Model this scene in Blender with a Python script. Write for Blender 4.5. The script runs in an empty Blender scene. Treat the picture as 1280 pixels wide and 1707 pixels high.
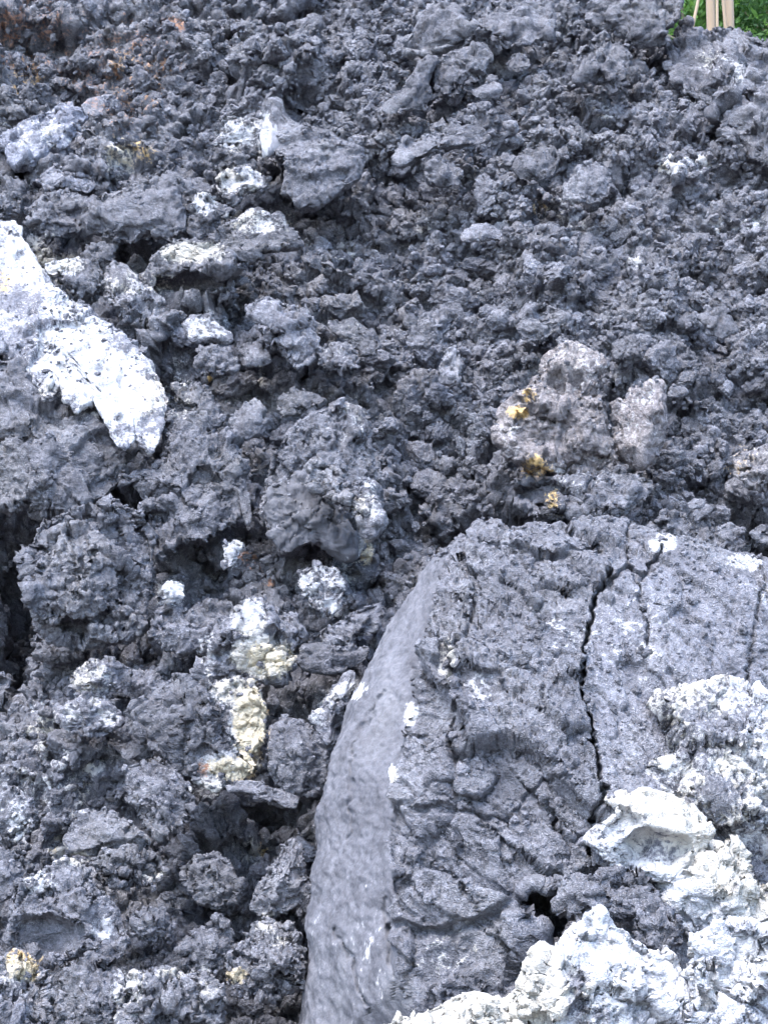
import bpy, math, random
import numpy as np
from concurrent.futures import ThreadPoolExecutor
from mathutils import Vector

# ------------------------------------------------------------------ camera, sky, sun, exposure
S = bpy.context.scene
COL = S.collection
PITCH, VFOV, EYE = math.radians(10), math.radians(36), np.array([0, 0, 1.7])
cam_d = bpy.data.cameras.new('camera'); cam = bpy.data.objects.new('camera', cam_d); COL.objects.link(cam)
cam_d.sensor_fit = 'VERTICAL'; cam_d.angle_y = VFOV; cam_d.clip_end = 3000
cam.location = EYE; cam.rotation_euler = (math.pi/2 + PITCH, 0, 0); S.camera = cam

SUN_EL, SUN_AZ = math.radians(64), math.radians(218)      # azimuth from +Y, clockwise
w = bpy.data.worlds.new('World'); S.world = w; w.use_nodes = True
nt = w.node_tree; bg = nt.nodes['Background']
sky = nt.nodes.new('ShaderNodeTexSky'); sky.sky_type = 'NISHITA'; sky.sun_disc = False
sky.sun_elevation = SUN_EL; sky.sun_rotation = SUN_AZ; sky.air_density = 1.0; sky.dust_density = 1.5; sky.ozone_density = 1.0
nt.links.new(sky.outputs[0], bg.inputs[0]); bg.inputs[1].default_value = 0.15
sun_d = bpy.data.lights.new('sun', 'SUN'); sun_d.energy = 1.3; sun_d.angle = math.radians(50); sun_d.color = (1, .965, .92)
sun = bpy.data.objects.new('sun', sun_d); COL.objects.link(sun)
sd = Vector((math.sin(SUN_AZ)*math.cos(SUN_EL), math.cos(SUN_AZ)*math.cos(SUN_EL), math.sin(SUN_EL)))
sun.rotation_euler = sd.to_track_quat('Z', 'Y').to_euler()
S.view_settings.view_transform = 'Standard'; S.view_settings.look = 'None'
S.view_settings.exposure = 2.38; S.view_settings.gamma = 1; S.view_settings.use_curve_mapping = False
S.cycles.max_bounces = 6; S.cycles.diffuse_bounces = 3; S.cycles.glossy_bounces = 2; S.cycles.use_denoising = True; S.cycles.use_adaptive_sampling = True; S.cycles.adaptive_threshold = .03
S.cycles.transmission_bounces = 2; S.cycles.transparent_max_bounces = 4

# ------------------------------------------------------------------ photograph frame (1280 x 1707) <-> world
F = 853.5/math.tan(VFOV/2)
cp, sp = math.cos(PITCH), math.sin(PITCH)
FWD, UPV = np.array([0, cp, sp]), np.array([0, -sp, cp])
def rays(px, py):
    a = (np.asarray(px, float) - 640)/F; b = (853.5 - np.asarray(py, float))/F
    d = FWD + a[..., None]*np.array([1., 0, 0]) + b[..., None]*UPV
    return d
def project(P):
    q = P - EYE
    f = np.maximum(q @ FWD, .1)
    return 640 + F*q[..., 0]/f, 853.5 - F*(q @ UPV)/f
SLOPE = math.radians(57)
SY, SZ = math.cos(SLOPE), math.sin(SLOPE)           # uphill direction (0, SY, SZ)
SN = np.array([0, -SZ, SY])                         # slope normal
S0 = np.array([0, 7.0, .70])                        # a point of the slope
def slope_hit(px, py):
    d = rays(px, py)
    return EYE + d*(((S0 - EYE) @ SN)/(d @ SN))[..., None]

# ------------------------------------------------------------------ vectorised noise
RNG = np.random.default_rng(7)
T = 64
TP = RNG.random((T*T*T, 3), dtype=np.float32)
TG = RNG.normal(size=(T*T*T, 3)).astype(np.float32); TG /= np.linalg.norm(TG, axis=1)[:, None]
POOL = ThreadPoolExecutor(4)
def chunked(fn, p, k):
    n = len(p)
    if n < 30000: return fn(p)
    parts = list(POOL.map(fn, np.array_split(p, max(4, n//40000))))
    if k == 1: return np.concatenate(parts)
    return [np.concatenate([q[i] for q in parts]) for i in range(k)]
def lat(i):
    i = i & (T-1)
    return (i[:, 0]*T + i[:, 1])*T + i[:, 2]
def _perlin(p):
    f0 = np.floor(p); i0 = f0.astype(np.int32); f = p - f0
    u = f*f*f*(f*(f*6-15)+10)
    out = 0
    for dx in (0, 1):
        wx = u[:, 0] if dx else 1-u[:, 0]
        for dy in (0, 1):
            wy = wx*(u[:, 1] if dy else 1-u[:, 1])
            for dz in (0, 1):
                g = TG[lat(i0 + np.array([dx, dy, dz], np.int32))]
                v = g[:, 0]*(f[:, 0]-dx) + g[:, 1]*(f[:, 1]-dy) + g[:, 2]*(f[:, 2]-dz)
                out = out + v*wy*(u[:, 2] if dz else 1-u[:, 2])
    return out*1.5
def perlin(p, s=1., seed=0):
    q = (p/s + np.array([seed*7.13, seed*3.71, seed*5.37])).astype(np.float32)
    return chunked(_perlin, q, 1)
def vec_noise(p, s, seed):
    return np.stack([perlin(p, s, seed+i*1.7) for i in range(3)], 1)
def fbm(p, s, seed, octs=3, gain=.5):
    o = 0; a = 1
    for k in range(octs):
        o = o + a*perlin(p, s/2**k, seed+k*2.3); a *= gain
    return o
def _voro(p):
    f0 = np.floor(p); i0 = f0.astype(np.int32); f = p - f0
    n = len(p)
    d1 = np.full(n, 9, np.float32); d2 = np.full(n, 9, np.float32); idn = np.zeros(n, np.int32)
    dl = np.zeros((n, 3), np.float32)
    for dx in (-1, 0, 1):
        for dy in (-1, 0, 1):
            for dz in (-1, 0, 1):
                o = np.array([dx, dy, dz], np.int32)
                k = lat(i0 + o)
                v = f - (TP[k] + o.astype(np.float32))
                d = v[:, 0]**2 + v[:, 1]**2 + v[:, 2]**2
                m = d < d1
                d2 = np.where(m, d1, np.minimum(d2, d))
                d1 = np.where(m, d, d1)
                idn[m] = k[m]; dl[m] = v[m]
    return np.sqrt(d1), np.sqrt(d2), idn, dl
def fracture(p, s, seed, off=.5, tilt=.7, crack=.3, cw=.12, warp=.35, dome=0.):
    """blocky broken-rock relief in metres: every cell a tilted facet at its own height, creases between"""
    q = p + warp*s*vec_noise(p, s*.55, seed+.5) if warp else p
    q = (q/s + np.array([seed*11.3, seed*4.9, seed*8.1])).astype(np.float32)
    f1, f2, k, dl = chunked(_voro, q, 4)
    k2 = (k*7 + 12345) % (T**3)
    h = off*(TP[k2, 0]-.5) + tilt*(dl*TG[k2]).sum(1)
    if dome: h = h + dome*(.35 - f1*f1)
    e = np.clip((f2-f1)/cw, 0, 1)
    return s*(h - crack*(1-e)**2)
def smooth(a, b, x):
    t = np.clip((x-a)/(b-a), 0, 1); return t*t*(3-2*t)

# ------------------------------------------------------------------ mesh helpers
def mesh_from(name, V, faces_flat, nper, mats, dep=None, smooth_shade=True):
    me = bpy.data.meshes.new(name)
    nf = len(faces_flat)//nper
    me.vertices.add(len(V)); me.vertices.foreach_set('co', np.asarray(V, np.float32).ravel())
    me.loops.add(nf*nper); me.loops.foreach_set('vertex_index', np.asarray(faces_flat, np.int32))
    me.polygons.add(nf); me.polygons.foreach_set('loop_start', np.arange(0, nf*nper, nper, dtype=np.int32))
    if smooth_shade: me.polygons.foreach_set('use_smooth', np.ones(nf, bool))
    if dep is not None:
        at = me.attributes.new('deposit', 'FLOAT_COLOR', 'POINT')
        at.data.foreach_set('color', np.concatenate([dep, np.ones((len(V), 1))], 1).astype(np.float32).ravel())
    me.update(calc_edges=True)
    for m in mats: me.materials.append(m)
    return me
def link(name, me, parent=None, **props):
    o = bpy.data.objects.new(name, me); COL.objects.link(o)
    if parent: o.parent = parent
    for k, v in props.items(): o[k] = v
    return o
def grid_normals(P):
    du = np.gradient(P, axis=0); dv = np.gradient(P, axis=1)
    n = np.cross(du, dv); l = np.linalg.norm(n, axis=2)[..., None]
    return n/np.maximum(l, 1e-12)
def relax(P, k, keep=.5):
    for _ in range(k):
        Q = P.copy()
        Q[1:-1, 1:-1] = (P[:-2, 1:-1] + P[2:, 1:-1] + P[1:-1, :-2] + P[1:-1, 2:])*.25
        P = P*keep + Q*(1-keep)
    return P
def in_poly(px, py, poly):
    c = np.zeros(px.shape, bool); x0, y0 = poly[-1]
    for x1, y1 in poly:
        m = ((y1 > py) != (y0 > py)) & (px < (x0-x1)*(py-y1)/((y0-y1) or 1e-9) + x1)
        c ^= m; x0, y0 = x1, y1
    return c
def seg_dist(px, py, line):
    d = np.full(px.shape, 1e9)
    for (x0, y0), (x1, y1) in zip(line[:-1], line[1:]):
        L = (x1-x0)**2 + (y1-y0)**2
        t = np.clip(((px-x0)*(x1-x0)+(py-y0)*(y1-y0))/L, 0, 1)
        d = np.minimum(d, np.hypot(px-x0-t*(x1-x0), py-y0-t*(y1-y0)))
    return d

# ------------------------------------------------------------------ materials
def lava_material(name, ash_all=0.0, dark=1.0, fleck=1.0, spk=.6, stretch=None, ash_k=1.):
    m = bpy.data.materials.new(name); m.use_nodes = True
    t = m.node_tree; N = t.nodes; L = t.links; b = N['Principled BSDF']
    def nd(k, **kw):
        n = N.new(k)
        for a, v in kw.items(): setattr(n, a, v)
        return n
    geo = nd('ShaderNodeNewGeometry'); oi = nd('ShaderNodeObjectInfo')
    pos = geo.outputs['Position']
    if stretch:
        mp = nd('ShaderNodeMapping'); mp.inputs['Rotation'].default_value = (0, math.radians(-14), 0); mp.inputs['Scale'].default_value = stretch; L.new(pos, mp.inputs[0]); pos = mp.outputs[0]
    def noise(scale, detail=6, rough=.6, src=None):
        n = nd('ShaderNodeTexNoise'); n.inputs['Scale'].default_value = scale
        n.inputs['Detail'].default_value = detail; n.inputs['Roughness'].default_value = rough
        L.new(pos, n.inputs['Vector']); return n.outputs['Fac']
    def math_(op, a, b_=None, c=None):
        n = nd('ShaderNodeMath', operation=op)
        for i, v in enumerate((a, b_, c)):
            if v is None: continue
            if isinstance(v, (int, float)): n.inputs[i].default_value = v
            else: L.new(v, n.inputs[i])
        return n.outputs[0]
    def ramp(v, a, b_, lo=0., hi=1.):
        n = nd('ShaderNodeMapRange', interpolation_type='SMOOTHSTEP'); L.new(v, n.inputs[0])
        for i, q in zip((1, 2, 3, 4), (a, b_, lo, hi)): n.inputs[i].default_value = q
        return n.outputs[0]
    def mix(f, a, b_):
        n = nd('ShaderNodeMix', data_type='RGBA')
        L.new(f, n.inputs[0])
        for i, v in ((6, a), (7, b_)):
            if isinstance(v, tuple): n.inputs[i].default_value = (*v, 1)
            else: L.new(v, n.inputs[i])
        return n.outputs[2]
    at = nd('ShaderNodeAttribute', attribute_name='deposit'); sep = nd('ShaderNodeSeparateColor'); L.new(at.outputs['Color'], sep.inputs[0])
    n_big, n_mid, n_fine, n_grain = noise(1.7, 2), noise(11, 4, .65), noise(46, 3, .65), noise(150, 2, .6)
    c = mix(ramp(n_mid, .3, .7), tuple(dark*v for v in (.087, .088, .104)), tuple(dark*v for v in (.153, .155, .180)))
    c = mix(math_('MULTIPLY', ramp(n_big, .52, .74), .35), c, (.155, .148, .146))
    c = mix(math_('MULTIPLY', ramp(noise(3.4, 5, .7), .47, .68), .5), c, (.215, .219, .245))      # dusty pale faces
    sp = math_('MULTIPLY', ramp(n_fine, .28, .74, 1-.5*spk, 1+.65*spk), ramp(n_grain, .28, .74, 1-.24*spk, 1+.3*spk))
    v3 = nd('ShaderNodeVectorMath', operation='SCALE'); L.new(c, v3.inputs[0]); L.new(sp, v3.inputs['Scale']); c = v3.outputs[0]
    # pale mineral flecks
    fl = math_('MULTIPLY', ramp(n_grain, .60, .68), ramp(noise(5.1, 1), .44, .64))
    c = mix(math_('MULTIPLY', fl, .75*fleck), c, (.55, .55, .57))
    # instance tone
    tone = nd('ShaderNodeMix', data_type='RGBA', blend_type='MULTIPLY'); tone.inputs[0].default_value = 1
    L.new(c, tone.inputs[6]); L.new(oi.outputs['Color'], tone.inputs[7])
    hs = nd('ShaderNodeHueSaturation'); L.new(tone.outputs[2], hs.inputs['Color'])
    L.new(ramp(oi.outputs['Random'], 0, 1, .82, 1.2), hs.inputs['Value']); c = hs.outputs[0]
    # deposits with ragged edges
    rag = math_('ADD', math_('MULTIPLY', math_('SUBTRACT', n_mid, .5), 1.5), math_('MULTIPLY', math_('SUBTRACT', n_fine, .5), 1.6))
    def dep(ch, extra=0.):
        v = sep.outputs[ch] if not extra else math_('ADD', sep.outputs[ch], extra)
        on = ramp(v, .02, .12)
        return math_('MULTIPLY', ramp(math_('ADD', v, rag), .40, .80), on)
    ash_c = mix(ramp(n_mid, .35, .65), tuple(ash_k*v for v in (.30, .31, .35)), tuple(ash_k*v for v in (.58, .58, .60)))
    ash_c = mix(ramp(n_big, .46, .62), ash_c, mix(n_mid, tuple(ash_k*v for v in (.36, .34, .31)), tuple(ash_k*v for v in (.60, .575, .53))))
    c = mix(dep(0, ash_all), c, ash_c)
    sulf = mix(ramp(sep.outputs[0], .25, .8), mix(n_fine, (.66, .40, .13), (.76, .57, .29)), mix(n_fine, (.60, .50, .33), (.72, .66, .54)))
    c = mix(dep(1), c, sulf)
    c = mix(dep(2), c, mix(n_fine, (.30, .13, .07), (.42, .27, .20)))
    L.new(c, b.inputs['Base Color'])
    b.inputs['Roughness'].default_value = .82; b.inputs['Specular IOR Level'].default_value = .35
    bump = nd('ShaderNodeBump'); bump.inputs['Strength'].default_value = .9; bump.inputs['Distance'].default_value = .03
    h = math_('ADD', math_('MULTIPLY', n_fine, 1.0), math_('MULTIPLY', n_grain, .55))
    L.new(h, bump.inputs['Height']); L.new(bump.outputs[0], b.inputs['Normal'])
    return m, bump
M_LAVA, _ = lava_material('lava_rock', fleck=.55)
M_CLINK, _ = lava_material('lava_clinker', fleck=.6)
M_SMOOTH, _bm = lava_material('smooth_lava', fleck=.05, spk=.22, stretch=(1, 1, .5)); _bm.inputs['Strength'].default_value = .3
M_ASHY, _ = lava_material('ash_coated_lava', ash_k=1.18, ash_all=.22)
M_ASHSMOOTH, _bm = lava_material('ash_coated_smooth_lava', ash_all=.22, spk=.4); _bm.inputs['Strength'].default_value = .35
M_CRUST, _ = lava_material('mineral_crust', ash_all=.05)
# ------------------------------------------------------------------ deposits: (x, y, rx, ry, amount, channel 0 white / 1 sulphur / 2 rust), photograph pixels
DEPOSITS = [
 (40,500,50,30,-.22,0),(30,575,50,22,-.35,0),(170,545,26,36,-.40,0),(200,575,22,26,-.3,0),(90,540,40,16,-.15,0),(150,620,90,40,.95,0),(200,660,70,40,.95,0),(50,430,50,50,.8,0),(100,500,30,40,.7,0),(130,570,60,40,.8,0),(1100,1420,45,32,-.42,0),(1175,1225,60,40,-.35,0),(1040,1345,40,30,-.2,0),(1200,1330,40,40,-.25,0),(960,1650,22,30,-.6,0),(985,1690,60,20,-.4,0),(1250,1640,40,40,-.3,0),(1010,1385,30,30,-.3,0),
 (440,225,12,40,1.1,0),(395,225,35,28,.9,0),(400,300,45,22,1.0,0),(340,340,25,20,.9,0),(575,418,18,14,1.2,0),(200,262,30,32,.8,0),
 (215,255,45,25,.5,1),(230,130,70,60,.36,1),(205,105,30,25,.45,1),(200,120,110,90,.42,2),(50,60,80,80,.42,2),(25,40,28,35,.6,2),(25,100,25,20,.45,2),(290,42,20,14,.6,2),(150,20,10,14,.5,2),(105,70,16,12,.4,2),
 (45,120,40,40,.4,1),(70,215,60,35,.55,0),(110,150,60,40,.35,0),
 (320,420,50,18,1.1,0),(430,368,60,20,.75,0),(345,545,40,20,.85,0),(105,440,35,16,1.2,0),(8,470,14,22,.5,1),
 (862,688,20,12,.75,1),(893,778,26,22,.62,1),(920,832,14,16,.7,1),(880,660,14,14,.6,1),(905,790,12,12,.4,2),
 (960,600,70,60,.44,0),(1060,680,45,70,.46,0),(960,790,60,30,.35,0),(850,730,22,40,.5,0),(925,345,50,20,.6,0),(960,365,16,22,1.0,0),(900,350,20,14,.5,1),
 (1115,265,22,26,1.1,0),(1165,275,30,24,.8,0),(1110,275,25,14,.4,1),(1240,375,26,14,1.1,0),(1195,375,14,16,.9,0),(1055,440,14,12,1.0,0),(1010,185,20,12,.9,0),(705,375,12,16,1.0,0),
 (1235,770,35,25,.34,1),(1265,760,25,25,.4,0),(1105,905,22,14,1.1,0),(1240,935,30,14,1.1,0),(1270,985,14,30,.5,0),(1195,100,45,18,.55,0),(1230,120,12,22,.7,0),
 (288,985,25,22,1.2,0),(390,920,22,26,1.05,0),(412,928,18,10,.8,2),(425,955,18,16,.6,2),(450,972,12,8,.7,2),(540,970,50,40,.75,0),(550,1010,20,20,.9,0),(610,918,12,24,1.1,0),(612,922,10,20,.7,1),
 (415,1030,26,28,1.4,0),(345,1090,14,40,.85,0),(440,1095,48,32,1.5,0),(448,1098,44,26,.75,1),(392,1152,36,20,1.5,0),(415,1205,28,66,1.6,0),(418,1208,27,66,1.0,1),(385,1275,50,24,1.3,0),(390,1280,44,22,.8,1),
 (338,1282,12,16,.6,2),(345,1310,30,18,.9,0),(150,1130,35,45,.7,0),(135,1190,30,25,.55,0),(70,1210,30,50,.7,0),(90,1250,40,40,.7,0),(40,1320,60,50,.6,0),(120,1330,40,50,.5,0),(155,1275,20,14,.9,0),(180,1195,22,14,.9,0),
 (35,1370,20,40,.7,0),(95,1415,16,26,.9,0),(132,1433,18,12,1.1,0),(92,1412,12,20,.5,1),(420,1420,20,22,.9,0),(440,1418,10,16,.6,1),(260,1465,30,14,.6,0),(175,1545,24,18,.9,0),
 (60,1470,30,25,.6,0),(30,1620,35,30,.8,0),(35,1610,30,26,.7,1),(395,1627,22,16,.8,0),(395,1627,20,14,.75,1),(215,1660,30,60,.6,0),(290,1622,25,10,.9,0),(340,1640,30,40,.5,0),(445,1540,20,20,.7,0),(470,1570,22,12,.6,0),
 (80,1175,14,14,.6,0),(585,1150,30,16,.9,0),(530,1190,14,22,.8,0),(545,1165,20,16,.8,0),(685,1190,12,18,.9,0),(743,1100,16,40,.75,0),(805,1145,45,22,.55,0),(655,1290,8,16,.8,0),
 (740,1590,50,40,.45,0),(950,1050,60,30,.45,0),(1075,1085,14,14,.9,0),(1060,1060,50,90,.35,0),(590,1600,70,140,.20,0),(620,1600,20,50,.3,0),
 (60,1050,30,40,.25,0),(540,560,60,70,.25,0),(590,700,40,60,.35,0),(610,840,25,40,.6,0),(250,470,60,20,.55,0),(215,470,40,25,.6,0),(300,640,20,60,.55,0),(435,625,5,18,1.1,0),(350,634,4,10,1.0,1),
]
def deposit(P, ash=0., only=None):
    px, py = project(P)
    d = np.zeros((len(P), 3), np.float32); d[:, 0] = ash
    for x, y, rx, ry, a, ch in DEPOSITS:
        m = (np.abs(px-x) < rx*1.4) & (np.abs(py-y) < ry*1.4)
        if m.any():
            v = abs(a)*(.85 if ch == 0 and a > 0 else 1)*np.clip(1.25 - ((px[m]-x)/(rx*1.25))**2 - ((py[m]-y)/(ry*1.25))**2, 0, 1)
            d[m, ch] = np.maximum(d[m, ch], v) if a > 0 else d[m, ch] - v
    return d

# ------------------------------------------------------------------ the lava slope: one displaced sheet
PITS = [(760,880,70,22,.3),(900,862,120,18,.35),(1060,880,90,18,.3),(25,890,50,45,.9),(10,1010,38,90,.9),(905,1520,60,50,.7),(1010,1440,40,30,.5),(495,1530,30,50,.6),(240,830,40,25,.45),(1265,910,30,40,.5),(620,950,40,25,.35),(520,1100,70,25,.35),
 (700,740,60,16,.3),(640,270,40,20,.3),(990,345,40,20,.3),(715,150,25,60,.4),(60,130,40,30,.2),(235,435,20,16,.35),(350,690,50,40,.3),(400,1540,80,60,.25),(480,1340,60,30,.35),(1100,1580,60,40,.4),
 (440,680,40,50,.25),(800,400,60,40,.2),(1180,520,40,80,.25),(1030,300,20,20,.3),(970,280,30,20,.25)]
NU, NV = 560, 760
fr = np.linspace(-1.1, 1.1, NU)
side = 1.1*1.16**np.arange(1, 19)
fr = np.concatenate([-side[::-1], fr, side])
L0, L1 = -.95, 9.75
vv = np.concatenate([np.linspace(L0, L1, NV), L1 + .02*1.22**np.arange(1, 36)])
X = fr[None, :]*(1.62 + .205*(vv[:, None]-L0)) + 0*vv[:, None]
low = smooth(1.95, 2.4, X)                          # the crest dips at the right, where the trees show
crest = 9.4 - 1.36*low - .22*smooth(2.6, 3.2, X) + 0*vv[:, None]
V2 = vv[:, None] + 0*X
over = np.maximum(V2 - crest, 0)
P = np.stack([X, S0[1] + SY*np.minimum(V2, crest) + over*2.2, S0[2] + SZ*np.minimum(V2, crest) + over*.12], 2)
Nn = grid_normals(P); Nn *= np.sign((Nn*SN).sum(2).mean())
shp = P.shape; p = P.reshape(-1, 3) - SN*.07; nn = Nn.reshape(-1, 3)
h = .30*fbm(p, 1.7, 3, 3) + fracture(p, .75, 1, off=.22, tilt=.32, crack=.12)
p = relax((p + nn*h[:, None]).reshape(shp), 14).reshape(-1, 3)
px, py = project(p)
for x, y, rx, ry, d in PITS:
    m = (np.abs(px-x) < rx*2) & (np.abs(py-y) < ry*2)
    p[m] -= SN*(d*np.exp(-((px[m]-x)/rx)**2 - ((py[m]-y)/ry)**2))[:, None]
def renorm(p):
    k = grid_normals(p.reshape(shp)).reshape(-1, 3); return k*np.sign((k @ SN).mean())
STR = np.array([1, 1, 1.35])
nn = renorm(p)
p = p + nn*(fracture(p, .34, 2, off=.20, tilt=.46, crack=.2, dome=.0) + .03*fbm(p, .2, 9, 2))[:, None]
p = relax(p.reshape(shp), 3).reshape(-1, 3)
nn = renorm(p)
p = p + nn*fracture(p*STR, .10, 4, off=.20, tilt=.50, crack=.22, cw=.07, warp=.2)[:, None]
nn = renorm(p)
p = p + nn*fracture(p*STR, .042, 5, off=.28, tilt=.52, crack=.3, cw=.09, warp=.2)[:, None] + .012*vec_noise(p, .06, 21)
p = p + nn*(.009*fbm(p, .03, 51, 2))[:, None]
nn = renorm(p)
TERR_P, TERR_N = p, nn
nr, nc = shp[:2]
ii = np.arange(nr*nc, dtype=np.int32).reshape(nr, nc)
fl = np.stack([ii[:-1, :-1], ii[:-1, 1:], ii[1:, 1:], ii[1:, :-1]], 2).reshape(-1)
me = mesh_from('lava_slope', p, fl, 4, [M_LAVA], deposit(p), smooth_shade=False)
SLOPE_OBJ = link('lava_slope', me, kind='structure', label='steep front of dark grey broken lava, the whole hillside'); SLOPE_OBJ.color = (1.12, 1.12, 1.12, 1)

def crust(V, Fq, dep, nrm, parent, thr=.72, least=36):
    """raised mineral crust where the deposit is thick: its own thin shell over the rock"""
    m = dep[:, 0] + .35*fbm(V, .06, 61, 2)
    k = (m[Fq] > thr).all(1)
    if k.sum() < least: return
    f = Fq[k]; lab = np.arange(len(V))
    for _ in range(200):                                   # connected patches, each a crust of its own
        low_ = lab[f].min(1); new = lab.copy()
        for c in range(4): np.minimum.at(new, f[:, c], low_)
        if (new == lab).all(): break
        lab = new
    fl_ = lab[f[:, 0]]
    for q in np.unique(fl_):
        g = f[fl_ == q]
        if len(g) < least: continue
        u, inv = np.unique(g, return_inverse=True)
        t = np.clip((m[u]-thr)/.3, 0, 1)
        P2 = V[u] + nrm[u]*((-.003 + .006*t))[:, None]
        link('mineral_crust', mesh_from('mineral_crust', P2, inv.ravel().astype(np.int32), 4, [M_CRUST], dep[u], smooth_shade=False), parent)
px, py = project(TERR_P); td = deposit(TERR_P); FT = fl.reshape(-1, 4)
for x, y, rx, ry, a, ch in DEPOSITS:
    if a >= .85 and ch < 2:
        m = (np.abs(px-x) < rx*1.5) & (np.abs(py-y) < ry*1.5)
        d2 = np.where(m[:, None], td, 0)
        k = m[FT[:, 0]]
        if k.sum() > 60:
            sub = FT[k]; u, inv = np.unique(sub, return_inverse=True)
            crust(TERR_P[u], inv.reshape(-1, 4), d2[u], TERR_N[u], SLOPE_OBJ)
# ------------------------------------------------------------------ boulders: an outline in the photograph, set at its own place on the slope, with depth
POLYS = []
def polar_outline(poly):
    P = np.array(poly, float); c = P.mean(0)
    A = np.concatenate([P, P[:1]]); area = 0; cx = cy = 0
    for a, b in zip(A[:-1], A[1:]):
        k = a[0]*b[1]-b[0]*a[1]; area += k; cx += (a[0]+b[0])*k; cy += (a[1]+b[1])*k
    c = np.array([cx, cy])/(3*area)
    pts = np.concatenate([a + (b-a)*np.linspace(0, 1, 24, endpoint=False)[:, None] for a, b in zip(A[:-1], A[1:])])
    th = np.arctan2(pts[:, 1]-c[1], pts[:, 0]-c[0]); r = np.hypot(pts[:, 0]-c[0], pts[:, 1]-c[1])
    o = np.argsort(th); th, r = th[o], r[o]
    th = np.concatenate([th[-8:]-2*np.pi, th, th[:8]+2*np.pi]); r = np.concatenate([r[-8:], r, r[:8]])
    return c, th, r, abs(area)/2
TRIS = [0]
def rock_mesh(name, poly, seed=0, t=.68, lift=.1, H=.7, flat=.62, rough=.9, dents=(), cracks=(), smooth_in=(), facets=9, ash=0., mat=None,
              aniso=None, res=1., nrm=None, at=None, big=1., soft=0., folds=(), push=None, coarse=.6):
    c, th, r, area = polar_outline(poly)
    size = math.sqrt(area)
    # profile of the dome from its middle out over the rim and back under, sampled at even lengths
    w = np.linspace(0, .68*np.pi, 400)
    cz = np.cos(w); pr = np.where(cz > 0, np.sin(w)**1.15, np.sin(w)); pz = np.where(cz > 0, np.abs(cz)**flat, cz*1.4)
    al = np.concatenate([[0], np.cumsum(np.hypot(np.diff(pr), H*np.diff(pz)*np.where(pz[1:] > 0, 1, .35)))])
    n = int(np.clip(size*.6*.62*al[-1]*res*1.06, 14, 560))
    TRIS[0] += 2*n*n
    g = np.linspace(-1, 1, n); a, b = np.meshgrid(g, g, indexing='ij')
    big_a = np.abs(a) > np.abs(b)
    s = np.where(big_a, a, b)
    with np.errstate(divide='ignore', invalid='ignore'):
        ph = np.where(big_a, np.pi/4*b/np.where(a == 0, 1, a), np.pi/2 - np.pi/4*a/np.where(b == 0, 1, b))
    x, y = s*np.cos(ph), s*np.sin(ph)
    s = np.hypot(x, y); ph = np.arctan2(y, x)
    rho = np.interp(s*al[-1], al, pr); zz = np.interp(s*al[-1], al, pz); z = zz
    rr = np.interp(ph, th, r)
    px, py = c[0] + rho*rr*np.cos(ph), c[1] + rho*rr*np.sin(ph)
    # the plane the rock lies in
    pc = slope_hit(*(np.array([c[0]]), np.array([c[1]])))[0] if at is None else np.array(at, float)
    vb = EYE - pc; vb /= np.linalg.norm(vb)
    nb = np.array(nrm, float) if nrm is not None else vb*(1-t) + SN*t
    nb /= np.linalg.norm(nb)
    pc = pc + SN*lift
    d = rays(px, py)
    P = EYE + d*(((pc-EYE) @ nb)/(d @ nb))[..., None]
    R = size*.56*np.linalg.norm(pc-EYE)/F
    rs = np.random.default_rng(seed+101)
    # flat broken faces
    q = np.stack([rho*np.cos(ph), -rho*np.sin(ph), zz], 2)
    zf = zz.copy()
    for k in range(facets):
        an = rs.uniform(0, 2*np.pi); el = rs.uniform(.5, 1.1)
        fn = np.array([math.cos(an)*math.cos(el), math.sin(an)*math.cos(el), math.sin(el)])
        zp = (max(rs.uniform(.5, .85), math.cos(el)-.02) - q[..., 0]*fn[0] - q[..., 1]*fn[1])/fn[2]
        zf = np.where(zf > -.1, np.maximum(np.minimum(zf, zp), -.1), zf)
    vv_ = EYE - P; vv_ /= np.linalg.norm(vv_, axis=2)[..., None]      # each point moves along its own line of sight
    P = P + (zf*R*H)[..., None]*vv_
    if push is not None: P = P + push(px, py)[..., None]*vv_
    for (dx, dy, rx, ry, dep) in dents:
        e = (((px-dx)/rx)**2 + ((py-dy)/ry)**2)*(1 + .55*fbm(np.stack([px.ravel(), py.ravel(), 0*px.ravel()+seed*9], 1), rx*.7, 2, 2)).reshape(px.shape)
        P -= (min(dep, max(R*H*1.5, .5 if R > .6 else 0))*smooth(0, 1, np.clip(1.25-1.25*e, 0, 1)))[..., None]*vv_
    Nn = grid_normals(P)
    if (Nn[n//2, n//2] @ vb) < 0: Nn = -Nn; flip = True
    else: flip = False
    pts, nn = P.reshape(-1, 3), Nn.reshape(-1, 3)
    fx, fy = px.ravel(), py.ravel()
    msk = np.where(zz.ravel() > -.05, 1, .3)
    for poly_s, k in smooth_in:
        m = in_poly(fx, fy, poly_s)
        msk[m] = k
    def warped(p):
        if not aniso: return p
        an, k = aniso; an = math.radians(an)
        dr = np.array([math.cos(an), 0, math.sin(an)])
        return p + (k-1)*(p @ dr)[:, None]*dr
    q = warped(pts)
    def renorm(p):
        k = grid_normals(p.reshape(n, n, 3)).reshape(-1, 3)
        return -k if flip else k
    def rel(p, k): return relax(p.reshape(n, n, 3), k).reshape(-1, 3)
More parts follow.
